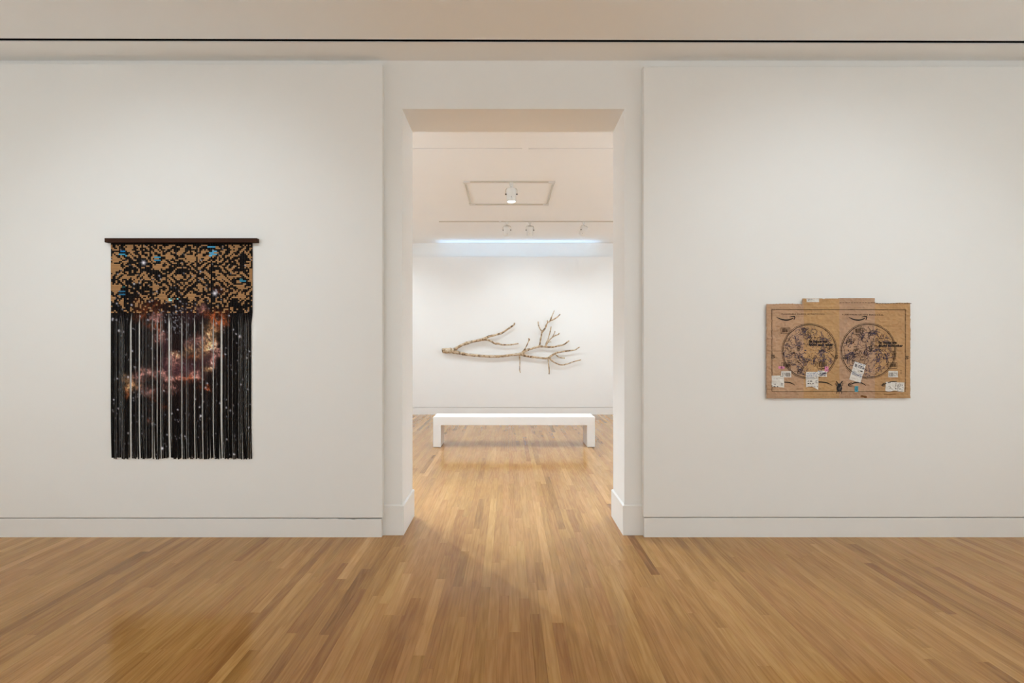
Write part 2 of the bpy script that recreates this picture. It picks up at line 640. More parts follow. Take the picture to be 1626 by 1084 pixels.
def spot_head(x, y, tilt_dir, label, scale=1.0):
    """tilt_dir: direction in which the lamp shines; hangs from the track at z = H"""
    base = Vector((x, y, H - 0.018))
    t = thing('track_spotlight', base, label, 'spotlight', 'white track spotlights on the far ceiling')
    s = scale
    d = Vector(tilt_dir).normalized()
    piv = base + Vector((0, 0, -0.135 * s))
    mb = MB(); mb.box(x - .022 * s, x + .022 * s, y - .016, y + .016, base.z - .03 * s, base.z, bev=.003)
    mb.lathe((x, y, base.z - .03 * s), (0, 0, -1), [(0, .012 * s), (.03 * s, .012 * s)], 12)
    st = mb.build('stem', M_LAMP, t)
    mb = MB(); mb.lathe((x, y, base.z - .052 * s), (0, 0, -1), [(0, .014 * s), (.008 * s, .014 * s)], 12)
    mb.build('swivel_ring', M_DARKMETAL, st)
    side = d.cross(Vector((0, 0, 1)))
    if side.length < 0.05:
        side = Vector((1, 0, 0))
    side = Vector((side.x, side.y, 0)).normalized()
    if side.x < 0:
        side = -side
    top = Vector((x, y, base.z - .06 * s))
    R = 0.056 * s
    wd = R + 0.010 * s
    pts = [piv - side * wd, piv - side * wd + Vector((0, 0, .052 * s)), piv - side * (wd * .8) + Vector((0, 0, .068 * s)), top - side * .02,
           top + side * .02, piv + side * (wd * .8) + Vector((0, 0, .068 * s)), piv + side * wd + Vector((0, 0, .052 * s)), piv + side * wd]
    mb = MB(); mb.tube(pts, .0038 * s, 6)
    mb.build('yoke', M_TRACK, t)
    mb = MB()
    o0 = piv - d * .075 * s
    mb.lathe(o0, d, [(0, R * .55), (.004 * s, R * .82), (.016 * s, R * .96), (.10 * s, R), (.105 * s, R * .97), (.11 * s, R), (.165 * s, R), (.165 * s, R * .86), (.158 * s, R * .84)], 24)
    body = fix_normals(mb.build('lamp_body', M_LAMP, t, smooth=False))
    mb = MB(); mb.lathe(o0 + d * .1585 * s, d, [(0, R * .82), (.002 * s, R * .82)], 24)
    mb.build('lens', M_LENS, body)
    for sg in (-1, 1):
        mb = MB(); mb.lathe(piv + side * sg * (R - .004), side * sg, [(0, .007 * s), (.018 * s, .009 * s), (.022 * s, .006 * s)], 10)
        mb.build('knob', M_DARKMETAL, t)
    fr = Vector((0, -1, 0)) - d * d.dot(Vector((0, -1, 0)))
    fr.normalize()
    mb = MB(); mb.lathe(piv + d * .045 * s + fr * (R - .002), fr, [(0, .005 * s), (.004 * s, .004 * s)], 8)
    mb.build('screw', M_DARKMETAL, body)
    return o0 + d * .20 * s, d


YR0, YR1 = 7.655, 8.88
RX0, RX1 = -0.585, 0.612
t = thing('lighting_track', ((RX0 + RX1) / 2, (YR0 + YR1) / 2, H - .03), 'rectangular lighting track frame on the ceiling of the far gallery', 'light track')
for nm, bx in (('track_bar', (RX0, RX1, YR0 - .013, YR0 + .013)), ('track_bar', (RX0, RX1, YR1 - .013, YR1 + .013)),
               ('track_bar', (RX0 - .011, RX0 + .011, YR0 + .06, YR1 - .06)), ('track_bar', (RX1 - .011, RX1 + .011, YR0 + .06, YR1 - .06))):
    mb = MB(); mb.box(bx[0], bx[1], bx[2], bx[3], H - .018, H - .0006, bev=.002); mb.build(nm, M_TRACK, t)
for x in (RX0, RX1):
    for y in (YR0, YR1):
        mb = MB()
        sx, sy = (1 if x == RX0 else -1), (1 if y == YR0 else -1)
        mb.box(min(x - sx * .02, x + sx * .07), max(x - sx * .02, x + sx * .07), y - .02, y + .02, H - .022, H - .0006)
        mb.box(x - .02, x + .02, min(y, y + sy * .065), max(y, y + sy * .065), H - .022, H - .0006)
        mb.build('corner_joint', M_LAMP, t)
YT = 10.09
TX0 = at(697, 351, YT).x
t = thing('lighting_track', ((TX0 + 4) / 2, YT, H - .03), 'long straight ceiling track carrying three spotlights near the far wall', 'light track')
xm = at(794, 351, YT).x
for a, b_ in ((TX0, xm - .02), (xm + .02, 4.0)):
    mb = MB(); mb.box(a, b_, YT - .017, YT + .017, H - .016, H - .0006, bev=.002); mb.build('track_bar', M_TRACK, t)
mb = MB(); mb.box(xm - .02, xm + .02, YT - .018, YT + .018, H - .024, H - .0006); mb.build('joint', M_LAMP, t)

tip, d = spot_head(at(812, 300, YR0).x, YR0, (0.0, -0.02, -1.0), 'spotlight with a glowing lens hanging from the rectangular track frame', 1.15)
spot('frame_lamp', tip + d * .02, tip + d * 3 + Vector((0, .15, 0)), 270, 106, 1.0, NEUTRAL, 0.05)
for px, dr, pw, lab in ((805, (0.05, .62, -1.0), 14, 'leftmost of the three spotlights on the straight ceiling track'),
                    (841.5, (-0.04, .62, -1.0), 52, 'middle spotlight of the three on the straight ceiling track'),
                    (927, (-0.42, .55, -1.0), 14, 'tilted spotlight at the right end of the straight ceiling track')):
    tip, d = spot_head(at(px, 351, YT).x, YT, dr, lab, 1.05)
    spot('rail_lamp', tip + d * .02, tip + Vector((dr[0], 1.25, -1.25)) * 2.0, pw, 95, 1.0, NEUTRAL, 0.02)
# unseen lamps of the far gallery: one shining through the doorway, then added fill
spot('far_track_or_fill_lamp', (-2.55, 7.75, 3.5), (-0.25, 4.3, 0.0), 520, 46, 0.9, NEUTRAL, 0.02)
for sx in (-1, 1):  # fill lamps added to brighten the far wall, side walls and ceiling
    spot('far_track_or_fill_lamp', (sx * 2.6, 10.09, 3.55), (sx * 2.0, 12.1, 0.9), 90, 90, 1.0, NEUTRAL)
    for y in (6.4, 8.4, 10.4):
        spot('far_track_or_fill_lamp', (sx * 3.5, y, 3.55), (sx * 5.2, y, 1.5), 430, 110, 1.0, FARCOOL)
    spot('far_track_or_fill_lamp', (sx * 2.6, 6.9, 3.55), (sx * 2.6, 4.9, 1.5), 430, 110, 1.0, FARCOOL)

# ------------------------------------------------------------------ branch on the far wall
YBR = 12.06


def zb(u, v, r, dy=0.0):
    return (at(690 + u / 6.504, 480 + v / 6.504, YBR - dy), r / 6.504 / F * YBR)


def bark_mat():
    m, nt, b = new_mat('weathered_bark', rgb(196, 172, 142), 0.75, 0.2)
    tc = nt.nodes.new('ShaderNodeTexCoord')
    n = nt.nodes.new('ShaderNodeTexNoise'); n.inputs['Scale'].default_value = 22; n.inputs['Detail'].default_value = 5
    nt.links.new(tc.outputs['Object'], n.inputs['Vector'])
    r = nt.nodes.new('ShaderNodeValToRGB')
    e = r.color_ramp.elements
    e[0].position = 0.34; e[0].color = (*rgb(104, 80, 58), 1)
    e[1].position = 0.66; e[1].color = (*rgb(222, 208, 188), 1)
    k = e.new(0.46); k.color = (*rgb(194, 168, 136), 1)
    nt.links.new(n.outputs['Fac'], r.inputs['Fac'])
    a = nt.nodes.new('ShaderNodeAttribute'); a.attribute_name = 'print'
    mx = nt.nodes.new('ShaderNodeMix'); mx.data_type = 'RGBA'; mx.blend_type = 'MULTIPLY'; mx.inputs['Factor'].default_value = 1
    nt.links.new(r.outputs['Color'], mx.inputs['A']); nt.links.new(a.outputs['Color'], mx.inputs['B'])
    nt.links.new(mx.outputs['Result'], b.inputs['Base Color'])
    bp = nt.nodes.new('ShaderNodeBump'); bp.inputs['Strength'].default_value = .6; bp.inputs['Distance'].default_value = .006
    nt.links.new(n.outputs['Fac'], bp.inputs['Height']); nt.links.new(bp.outputs['Normal'], b.inputs['Normal'])
    return m


M_BARK = bark_mat()
rng = random.Random(3)


def limb(mb, pts, dy0=0.0, dy1=0.0, sub=5, knots=0.25):
    """smoothly interpolated tapering limb with knots; pts (u, v, r) in the branch drawing"""
    P = [zb(u, v, r, dy0 + (dy1 - dy0) * i / max(1, len(pts) - 1)) for i, (u, v, r) in enumerate(pts)]
    out, rad = [], []
    n = len(P)
    for i in range(n - 1):
        p0, p1, p2, p3 = P[max(i - 1, 0)][0], P[i][0], P[i + 1][0], P[min(i + 2, n - 1)][0]
        for k in range(sub):
            t_ = k / sub
            q = 0.5 * ((2 * p1) + (p2 - p0) * t_ + (2 * p0 - 5 * p1 + 4 * p2 - p3) * t_ ** 2 + (3 * p1 - p0 - 3 * p2 + p3) * t_ ** 3)
            out.append(q + Vector((rng.uniform(-1, 1), rng.uniform(-1, 1), rng.uniform(-1, 1))) * .0018)
            rr = P[i][1] * (1 - t_) + P[i + 1][1] * t_
            rad.append(1.15 * rr * rng.uniform(.90, 1.10) * (1.22 if rng.random() < knots * .35 else 1))
    out.append(P[-1][0]); rad.append(P[-1][1] * .85)
    b0 = len(mb.v)
    mb.tube(out, rad, 9)
    for i in range(len(out)):
        dark = rng.uniform(.35, .6) if rng.random() < knots * .45 else rng.uniform(.85, 1.0)
        for k in range(9):
            mb.c[b0 + i * 9 + k] = (dark, dark * .98, dark * .95)


t = thing('driftwood_branch', at(820, 565, YBR), 'bare forked grey-brown tree branch mounted on the far white wall', 'branch')
mb = MB()
limb(mb, [(84, 498, 22), (120, 498, 23), (160, 496, 24), (205, 508, 18), (260, 522, 14), (330, 537, 13), (440, 548, 12), (560, 557, 12), (680, 556, 11), (780, 545, 11), (865, 535, 12), (900, 534, 16), (960, 555, 9), (1050, 567, 9), (1130, 577, 9), (1178, 574, 10)], 0, 0.0)
mb.build('main_limb', M_BARK, t, smooth=True, colors=True)
TW = [
    ([(160, 495, 20), (205, 488, 17), (245, 460, 12), (320, 425, 12), (400, 402, 12), (470, 388, 12), (520, 375, 14), (560, 352, 10), (640, 333, 9), (700, 312, 9), (770, 265, 8), (815, 235, 8), (828, 210, 6)], 0, .05),
    ([(520, 378, 12), (545, 385, 9), (575, 395, 8), (625, 425, 8), (660, 425, 9), (700, 437, 7), (780, 437, 7), (830, 430, 6), (868, 424, 5)], .03, .0),
    ([(890, 532, 13), (925, 495, 8), (950, 450, 5), (972, 400, 5), (980, 382, 7), (968, 372, 5)], 0, .05),
    ([(895, 535, 15), (940, 498, 11), (1000, 478, 9), (1060, 460, 9), (1090, 452, 10), (1150, 458, 7), (1230, 458, 7), (1280, 447, 8), (1330, 437, 6), (1370, 410, 6), (1390, 394, 7)], 0, .02),
    ([(1085, 452, 8), (1092, 400, 6), (1105, 330, 6), (1112, 305, 8), (1140, 270, 8), (1165, 215, 6), (1195, 188, 7), (1215, 135, 5), (1238, 82, 3)], .01, .08),
    ([(1112, 303, 6), (1085, 265, 5), (1073, 225, 5), (1070, 198, 6)], .04, .07),
    ([(1193, 190, 6), (1240, 170, 6), (1275, 145, 5), (1298, 121, 5)], .06, .05),
    ([(1168, 212, 5), (1164, 186, 5)], .06, .07),
    ([(1143, 456, 7), (1160, 420, 9), (1175, 370, 5), (1192, 310, 5), (1204, 248, 6)], .01, .06),
    ([(1160, 420, 7), (1200, 375, 5), (1240, 345, 5), (1275, 332, 5), (1290, 317, 6)], .02, .08),
    ([(1208, 372, 4), (1235, 325, 4), (1245, 297, 5)], .04, .04),
    ([(1165, 416, 4), (1190, 408, 3), (1206, 410, 3)], .02, .05),
    ([(1175, 575, 10), (1215, 545, 9), (1270, 517, 8), (1340, 505, 7), (1400, 497, 7), (1450, 491, 6), (1475, 475, 6), (1498, 461, 5)], 0, .03),
    ([(1245, 532, 6), (1285, 565, 5), (1345, 575, 6)], .01, .0),
    ([(1183, 572, 8), (1215, 605, 6), (1260, 630, 6), (1310, 645, 6), (1370, 635, 6), (1440, 610, 5), (1513, 592, 5)], 0, .0),
    ([(1172, 576, 7), (1178, 640, 5), (1183, 690, 6), (1183, 742, 5)], 0, .03),
    ([(878, 540, 6), (882, 620, 4), (879, 690, 4), (888, 726, 4)], 0, .13),
    ([(360, 412, 4), (358, 395, 3)], .01, .02),
]
for pts, a, b_ in TW:
    mb = MB()
    limb(mb, pts, a, b_)
    mb.build('twig', M_BARK, t, smooth=True, colors=True)
for u, v in ((300, 530), (1000, 562), (640, 556)):       # pins that hold the branch to the wall
    p = zb(u, v, 1)[0]
    mb = MB(); mb.tube([(p.x, YBR, p.z), (p.x, YFP + .002, p.z)], .004, 6)
    mb.build('mounting_pin', M_DARKMETAL, t)

# ------------------------------------------------------------------ woven hanging with loose printed strips
YTP = 4.3485                       # plane of the strips
PXW = YTP / F                     # metres per pixel there
t = thing('woven_strip_hanging', at(287, 735, YTP), 'dark woven hanging with cut strips printed with a nebula under a wooden bar', 'textile art')
m_, nt_, b__ = new_mat('dark_walnut', rgb(52, 26, 10), 0.55, 0.12)
speckle(nt_, b__, rgb(54, 28, 12), 0.25, 30.0, 0.1, 90)
p0, p1 = at(165.8, 377.8, 4.312), at(407.6, 384.6, 4.312)
mb = MB(); mb.box(p0.x, p1.x, 4.312, YP - .001, p1.z, p0.z, bev=0.0015)
mb.build('hanging_bar', m_, t)

NC, NR = 88, 47
TX, TRX = 176.0, 401.0
WT, WB = 386.0, 496.8
CW, RH = (TRX - TX) / NC, (WB - WT) / NR
M_PRINT = attr_mat('printed_strip_paper', 0.6, 0.08)
M_WEFT = attr_mat('cardboard_weft', 0.8, 0.15)

STARS = [(228, 417, 2.6, 8), (341, 465.5, 2.7, 9), (189, 525, 1.5, 3), (381, 534, 1.7, 4), (257, 711.5, 1.8, 5), (319, 660, 1.5, 3), (371, 721, 1.3, 3),
         (212.8, 450.6, 1.3, 2), (241.4, 477, 1.2, 2), (209, 484, 1.2, 2), (241, 553, 1.1, 0), (319, 413, 1.0, 0), (305.5, 426.5, 1.1, 0), (318.8, 431.5, 1.3, 0),
         (394, 618, 1.1, 0), (395, 678, 1.1, 0), (377.5, 572.3, .9, 0), (203.5, 598.5, 1.4, 0), (278, 666, .9, 0), (279, 486, 1.2, 0), (280, 494, 1.1, 0), (287.5, 467.5, .9, 0)]
rs = random.Random(21)
for i in range(330):
    STARS.append((rs.uniform(TX, TRX), rs.uniform(388, 728), rs.choice((.75, .8, .85, .95, 1.1)), 0))
for i in range(90):
    STARS.append((rs.gauss(282, 14), rs.gauss(506, 15), rs.choice((.7, .75, .85, .9)), 0))
SG = {}
for s_ in STARS:
    rad = 3 if s_[3] == 0 else int(s_[3]) + 2
    for gx in range(int((s_[0] - rad) // 8), int((s_[0] + rad) // 8) + 1):
        for gy in range(int((s_[1] - rad) // 8), int((s_[1] + rad) // 8) + 1):
            SG.setdefault((gx, gy), []).append(s_)

# nebula: (x, y, sx, sy, strength, kind)   kind 0 pink cloud, 1 orange filaments, 2 tan, 3 violet haze
NEB = [(222, 503, 7, 6, .55, 1), (249, 504, 6, 5, 1.1, 0), (240, 517, 8, 4, .75, 1), (253, 520, 4, 6, .8, 1),
       (254, 536, 6, 7, 1.0, 0), (263, 545, 6, 12, .55, 3), (276, 571, 8, 8, 1.15, 0), (283, 563, 8, 3, .7, 2),
       (262, 580, 8, 12, .6, 3), (232, 592, 9, 5, .85, 0), (220, 600, 8, 5, .7, 0), (205, 610, 5, 8, 1.0, 2), (214, 612, 7, 4, .8, 2),
       (255, 592, 10, 4, .9, 0), (275, 599, 14, 4, 1.1, 0), (296, 600, 14, 4, 1.2, 1), (311, 595, 8, 5, 1.0, 0), (300, 585, 22, 10, .55, 3), (285, 585, 15, 10, .55, 3),
       (331, 585, 6, 4, 1.0, 2), (337, 577, 4, 7, .9, 0), (341, 556, 5, 9, 1.1, 0), (344, 562, 5, 4, 1.0, 0),
       (333, 540, 7, 11, 1.3, 2), (327, 551, 9, 7, 1.1, 2), (336, 525, 7, 10, 1.0, 2), (345, 514, 7, 6, 1.0, 1), (351, 506, 5, 7, .9, 1), (358, 500, 4, 6, .6, 1), (360, 512, 2, 4, .5, 1),
       (318, 538, 7, 5, .9, 0), (303, 554, 5, 5, .9, 2), (308, 566, 8, 3, .8, 1), (316, 563, 6, 6, .6, 2), (324, 566, 12, 10, .6, 3), (314, 548, 12, 9, .6, 3), (300, 545, 5, 4, .6, 0),
       (327, 497, 5, 4, .7, 1), (338, 503, 4, 5, .8, 1), (320, 488, 6, 6, .45, 0), (341, 497, 4, 5, .4, 1), (302, 500, 20, 9, .25, 3),
       (222, 616, 6, 4, .6, 0), (235, 621, 7, 5, .45, 0), (245, 630, 5, 5, .3, 1), (270, 615, 10, 8, .4, 0), (203, 622, 3, 6, .6, 1),
       (330, 617, 3, 2.5, .9, 1), (333.5, 619, 1.5, 1, 1.0, 1), (318, 615, 3, 3, .35, 1), (257, 645, 4, 3, .3, 1), (237, 668, 3, 3, .45, 1), (300, 683, 1.2, .9, .9, 1), (234, 651, 1.5, 1, .5, 1),
       (355, 565, 2.5, 4, .5, 1), (198, 600, 2, 4, .5, 2), (222, 486, 8, 8, .35, 1), (245, 488, 10, 8, .4, 1), (350, 460, 10, 3, .2, 1)]
NG = {}
for b_ in NEB:
    for gx in range(int((b_[0] - 2.6 * b_[2]) // 8), int((b_[0] + 2.6 * b_[2]) // 8) + 1):
        for gy in range(int((b_[1] - 2.6 * b_[3]) // 8), int((b_[1] + 2.6 * b_[3]) // 8) + 1):
            NG.setdefault((gx, gy), []).append(b_)
KC = [rgb(212, 150, 142), rgb(214, 112, 62), rgb(216, 166, 122), rgb(98, 58, 68)]


def print_color(px, py):
    """the picture printed on the strips"""
    r, g, b_ = 0.0035, 0.0022, 0.002
    key = (int(px // 8), int(py // 8))
    bl = NG.get(key)
    if bl:
        wx = px + 4 * noise.noise((px * .13, py * .13, 1.3)) + 2.5 * noise.noise((px * .33, py * .33, 4.3))
        wy = py + 4 * noise.noise((px * .13, py * .13, 7.7)) + 2.5 * noise.noise((px * .33, py * .33, 2.3))
        r1 = max(0.0, 1 - abs(noise.noise((px * .085, py * .085, 3.1))) * 3.4)
        r2 = max(0.0, 1 - abs(noise.noise((px * .19, py * .19, 9.1))) * 3.2)
        r3 = max(0.0, 1 - abs(noise.noise((px * .42, py * .42, 5.1))) * 2.6)
        cl = .5 + noise.noise((px * .12, py * .12, 12.1))
        tex = max(0.0, (.45 * r1 + .75 * r2) * (.45 + .8 * r3) * (.55 + .7 * cl))
        tex = 1.25 * tex ** 1.7
        fil = max(0.0, (.7 * r1 + .5 * r2) * (.3 + .9 * r3)) ** 1.5
        for (x, y, sx, sy, st, kd) in bl:
            d2 = ((wx - x) / sx) ** 2 + ((wy - y) / sy) ** 2
            if d2 > 6.5:
                continue
            w = math.exp(-d2 * .75) * st
            if kd == 3:
                w *= .42 + .5 * tex
            elif kd == 1:
                w *= .05 + 1.1 * fil
            else:
                w *= .12 + 1.25 * tex
            c = KC[kd]
            w *= 1.05
            r += c[0] * w; g += c[1] * w; b_ += c[2] * w
    hz = math.exp(-((px - 290) / 55) ** 2 - ((py - 570) / 75) ** 2)
    r += .012 * hz; g += .004 * hz; b_ += .004 * hz
    st = SG.get(key)
    if st:
        for (x, y, R, sp) in st:
            dx, dy = px - x, py - y
            d = math.hypot(dx, dy)
            w = math.exp(-(d / R) ** 2 * 1.3) * (0.95 if R >= 1 else .42)
            if sp:
                for an in (0, math.pi / 3, 2 * math.pi / 3):
                    ca, sa = math.cos(an), math.sin(an)
                    al, ac = abs(dx * ca + dy * sa), abs(-dx * sa + dy * ca)
                    if al < sp:
                        w += .5 * (1 - al / sp) ** 2 * math.exp(-(ac / .6) ** 2)
            r += .82 * w; g += .80 * w; b_ += .92 * w
    return (min(r, .9), min(g, .88), min(b_, .92))


# gaps between the loose strips, (x, width) in pixels
GAPS = [(182.6, .35), (185.6, .5), (191, .8), (194.3, .8), (197, .7), (203, .2), (208.4, 2.1), (216.5, .5), (221.9, 1.8), (227.6, .8), (231.2, .9), (237.7, .5), (243.4, 1.1), (249.1, 1.2), (254.2, 1.0),
        (257.5, .6), (267.4, 2.2), (270.7, .6), (277, .25), (283, .25), (288.7, 1.4), (296.4, .9), (299.4, .5), (305, .35), (309.8, 1.5), (316, .3), (322.8, 1.4), (329.4, .5), (334, .3), (338.7, 1.3), (345, .3),
        (351.8, 2.2), (356.5, .5), (361.7, .8), (369.5, .9), (375, .3), (379.7, .8), (382.7, .7), (385.7, .6), (389.9, .9), (393.5, .5), (396.5, .5)]
gap = [0.0] * (NC + 1)
for gx, gw in GAPS:
    i = min(NC - 1, max(1, round((gx - TX) / CW)))
    if gap[i] > 0 and i + 1 < NC:
        i += 1
    gap[i] = gw * (1.5 if gw >= 1 else 1.1)
# loose part runs from 176 to about 398.5
avail = 222.8
wl = (avail - sum(gap)) / NC
left = []
xx = TX
for i in range(NC):
    xx += gap[i]
    left.append(xx)
    xx += wl
rs = random.Random(8)
# woven pattern: 1 = cardboard weft in front
PAT = [[0] * NC for _ in range(NR)]
CLR = {}
pn = random.Random(77)


def cell_of(px, py):
    return int((px - TX) / CW), int((py - WT) / RH)


for r in range(NR):
    for c in range(NC):
        # mirrored motif about the middle, stepped chevrons and diamonds
        u = abs(c - 43.5)
        px, py = TX + (c + .5) * CW, WT + (r + .5) * RH
        dm = abs((u % 22) - 11)
        zone = noise.noise((u * .12, r * .13, 2.2))
        sh = int(4.0 * noise.noise((u * .2, r * .22, 6.1)))
        k = (dm + (r if zone > 0 else 44 - r) + sh) % 4
        nz = noise.noise((c * .75, r * .8, 8.7)) + .55 * noise.noise((u * .45, r * .45, 1.7))
        val = (1 if k < 2 else 0) + nz * 1.0
        if r > 28:
            val -= .10 + .012 * (r - 28)
        PAT[r][c] = 1 if val > .66 else 0
# a few vertical lines where no weft shows
for c in (40, 41, 24, 53, 62):
    for r in range(NR):
        if pn.random() < .8:
            PAT[r][c] = 0
for c in range(NC):
    PAT[0][c] = 0


def blob(px, py, rx, ry, val, jag=.35):
    c0, r0 = (px - TX) / CW, (py - WT) / RH
    for r in range(max(0, int(r0 - ry / RH - 1)), min(NR, int(r0 + ry / RH + 2))):
        for c in range(max(0, int(c0 - rx / CW - 1)), min(NC, int(c0 + rx / CW + 2))):
            d = ((c + .5 - c0) * CW / rx) ** 2 + ((r + .5 - r0) * RH / ry) ** 2
            if d < 1 + pn.uniform(-jag, jag):
                PAT[r][c] = val


for a in ((183, 425, 8, 7), (184, 457, 9, 6), (182, 411, 5, 4), (250, 424, 7, 4), (303, 410, 8, 6), (284, 402, 4, 3), (268, 408, 6, 6), (318, 407, 6, 4), (247, 456, 6, 6), (258, 471, 6, 6), (305, 470, 6, 5), (318, 456, 4, 5),
          (399, 440, 4, 10), (383, 456, 6, 5), (384, 470, 8, 5), (391, 402, 3, 3), (212, 441, 4, 3), (200, 440, 3, 3), (232, 441, 4, 4), (348, 441, 4, 3), (355, 440, 4, 3), (367, 441, 4, 3), (284, 440, 5, 4), (178, 474, 6, 4), (193, 480, 4, 4), (186, 396, 4, 2)):
    blob(*a, 1)
for a in ((194, 396, 5, 6), (227, 417, 8, 8), (251, 416, 5, 4), (197, 466, 8, 9), (341, 465, 7, 8), (336, 393, 6, 7), (386, 410, 6, 9), (385, 425, 5, 7), (250, 438, 6, 7), (207, 427, 4, 6), (292, 430, 9, 4), (270, 428, 6, 3), (218, 452, 9, 4),
          (290, 481, 10, 4), (275, 490, 12, 4), (258, 485, 9, 2), (214, 428, 3, 5), (334, 453, 5, 4), (188, 491, 5, 3), (203, 487, 5, 3), (320, 489, 9, 4), (300, 492, 7, 3), (386, 442, 5, 5), (296, 476, 4, 3), (236, 429, 6, 5), (181, 444, 4, 3)):
    blob(*a, 0)
for (px, py, n, colr) in ((196, 399, 3, (22, 128, 205)), (195, 404, 4, (70, 165, 205)), (201, 406, 1, (60, 165, 215)), (252, 408, 4, (62, 160, 205)), (251, 412, 4, (50, 130, 175)),
                          (332, 391, 3, (88, 175, 222)), (342, 391, 2, (70, 160, 205)), (341, 399, 3, (85, 170, 215)), (336, 401.5, 3, (85, 170, 215)), (341, 404, 4, (85, 170, 215)), (337, 406.5, 2, (95, 190, 235)),
                          (195, 462, 4, (50, 115, 155)), (194, 468, 4, (45, 110, 150)), (199, 468, 2, (50, 120, 165)), (197, 456, 2, (35, 85, 90)), (270, 474, 1, (140, 212, 222)), (271, 477, 2, (150, 215, 225)), (281, 474, 1, (140, 212, 222)), (275, 474, 2, (70, 110, 110)),
                          (386, 447, 4, (62, 145, 180)), (384, 443, 2, (50, 120, 130))):
    c, r = cell_of(px, py)
    for k in range(n):
        cc = min(NC - 1, max(0, c - n // 2 + k))
        PAT[r][cc] = 1
        CLR[(r, cc)] = rgb(*colr)

# the warp strips
BOT = 728.0
rows_y = []
y = 383.0
while y < BOT:
    rows_y.append(y)
    y += 1.45 if y > 496 else 1.25
for i in range(NC):
    mb = MB()
    bot = BOT + rs.uniform(-2.2, 1.2)
    lean = rs.gauss(1.0, .35)
    lay = 0.0 if gap[i] > 0 else (0.0012 if i % 2 else 0.0)
    wl_i = wl * rs.uniform(.98, 1.06)
    curl = rs.uniform(0, .006)
    prev = None
    for py in rows_y + [BOT + 3]:
        yy = min(py, bot)
        s_ = min(1, max(0, (yy - 492) / 26)); s_ = s_ * s_ * (3 - 2 * s_)
        xl = (TX + i * CW + .03) * (1 - s_) + left[i] * s_
        w_ = (CW - .06) * (1 - s_) + wl_i * s_
        bend = max(0, (yy - 650) / 78.0) ** 2 * lean * 1.1
        xl += bend
        cur = []
        for k in range(3):
            px = xl + w_ * k / 2
            p = at(px, yy, YTP)
            fw = lay * s_ - .0015 * s_ - .5 * curl * max(0, (yy - 600) / 128) ** 2 + (0.0004 if k == 1 else 0)
            cur.append(mb.vert((p.x, YTP + fw, p.z), print_color(px - bend, yy)))
        if prev:
            for k in range(2):
                mb.f.append([prev[k], cur[k], cur[k + 1], prev[k + 1]])
        prev = cur
        if py > bot:
            break
    mb.build('strip', M_PRINT, t, colors=True)

# the weft rows: in front of a strip or behind it
for r in range(NR):
    mb = MB()
    py0, py1 = WT + r * RH + .14, WT + (r + 1) * RH - .14
    prev = None
    ta = rs.uniform(.90, 1.08)
    for c in range(NC):
        front = PAT[r][c] == 1
        dy = -0.0022 if front else 0.0022
        base = CLR.get((r, c))
        if base is None:
            k = ta * (1 + .10 * noise.noise((c * .7, r * 3.1, 4)))
            q = rgb(176, 133, 90)
            base = (q[0] * k, q[1] * k, q[2] * k)
        e0 = .04 if (c > 0 and PAT[r][c - 1] == PAT[r][c]) else .12
        e1 = .04 if (c < NC - 1 and PAT[r][c + 1] == PAT[r][c]) else .12
        for px in (TX + c * CW + (0 if e0 < .1 else e0 * CW * .5), TX + (c + 1) * CW - (0 if e1 < .1 else e1 * CW * .5)):
            a, b_ = at(px, py0, YTP), at(px, py1, YTP)
            cur = [mb.vert((a.x, YTP + dy, a.z), base), mb.vert((b_.x, YTP + dy, b_.z), base)]
            if prev:
                mb.f.append([prev[0], prev[1], cur[1], cur[0]])
            prev = cur
    mb.build('weft_strip', M_WEFT, t, colors=True)

# ------------------------------------------------------------------ flattened cardboard with printed and drawn star charts
YC = 4.338
t = thing('cardboard_star_map', at(1331, 632, YC), 'flattened brown cardboard box with two round star charts and white shipping labels', 'artwork')


def zc(u, v):
    """u, v in a drawing of the piece -> pixel"""
    return 1200 + u / 5.858, 460 + v / 5.858


def relief(u, v):
    """wrinkles of the sheet: metres toward the room (negative y)"""
    n1 = noise.noise((u * .010, v * .030, 3.3))
    n2 = noise.noise((u * .035, v * .050, 8.1))
    n3 = 1 - abs(noise.noise((u * .014 + v * .006, v * .018 - u * .004, 5.5))) * 2
    fold = 0.0
    for vv, s_ in ((575, 1.0), (640, .6), (145, .8), (975, .9), (930, .5), (345, .5)):
        fold += -s_ * math.exp(-((v - vv - 5 * noise.noise((u * .01, vv, 0))) / 5.0) ** 2) + .7 * s_ * math.exp(-((v - vv - 12) / 7.0) ** 2)
    n4 = 1 - abs(noise.noise((u * .025 + 7, v * .045 + u * .012, 2.5))) * 2
    return .0020 * n1 + .0026 * n2 + .0036 * max(0, n3) ** 4 + .0026 * max(0, n4) ** 5 + .0024 * fold


def cp(u, v, lift=0.0):
    px, py = zc(u, v)
    p = at(px, py, YC)
    p.y = YC - relief(u, v) - (lift + .0009 if lift > 0 else 0)   # ink and paper lie just proud of the creases
    return p


M_CARD = attr_mat('brown_cardboard', 0.75, 0.2, 34, 0.9)
M_INK = paint('black_ink', (0.012, 0.011, 0.012), 0.6, 0.2)
M_SEPIA = paint('sepia_ink', rgb(62, 44, 34), 0.7, 0.15)
M_INDIGO = paint('indigo_ink', rgb(70, 68, 94), 0.7, 0.15)
M_GREYINK = paint('grey_ink', rgb(92, 78, 72), 0.7, 0.15)
M_LABEL = paint('label_paper', rgb(224, 220, 214), 0.6, 0.2)
M_BLUEINK = paint('blue_ink', rgb(92, 116, 168), 0.6, 0.2)
M_PINK = paint('pink_sticker', rgb(222, 140, 172), 0.6, 0.2)
M_TEAL = paint('teal_sticker', rgb(84, 165, 185), 0.6, 0.2)


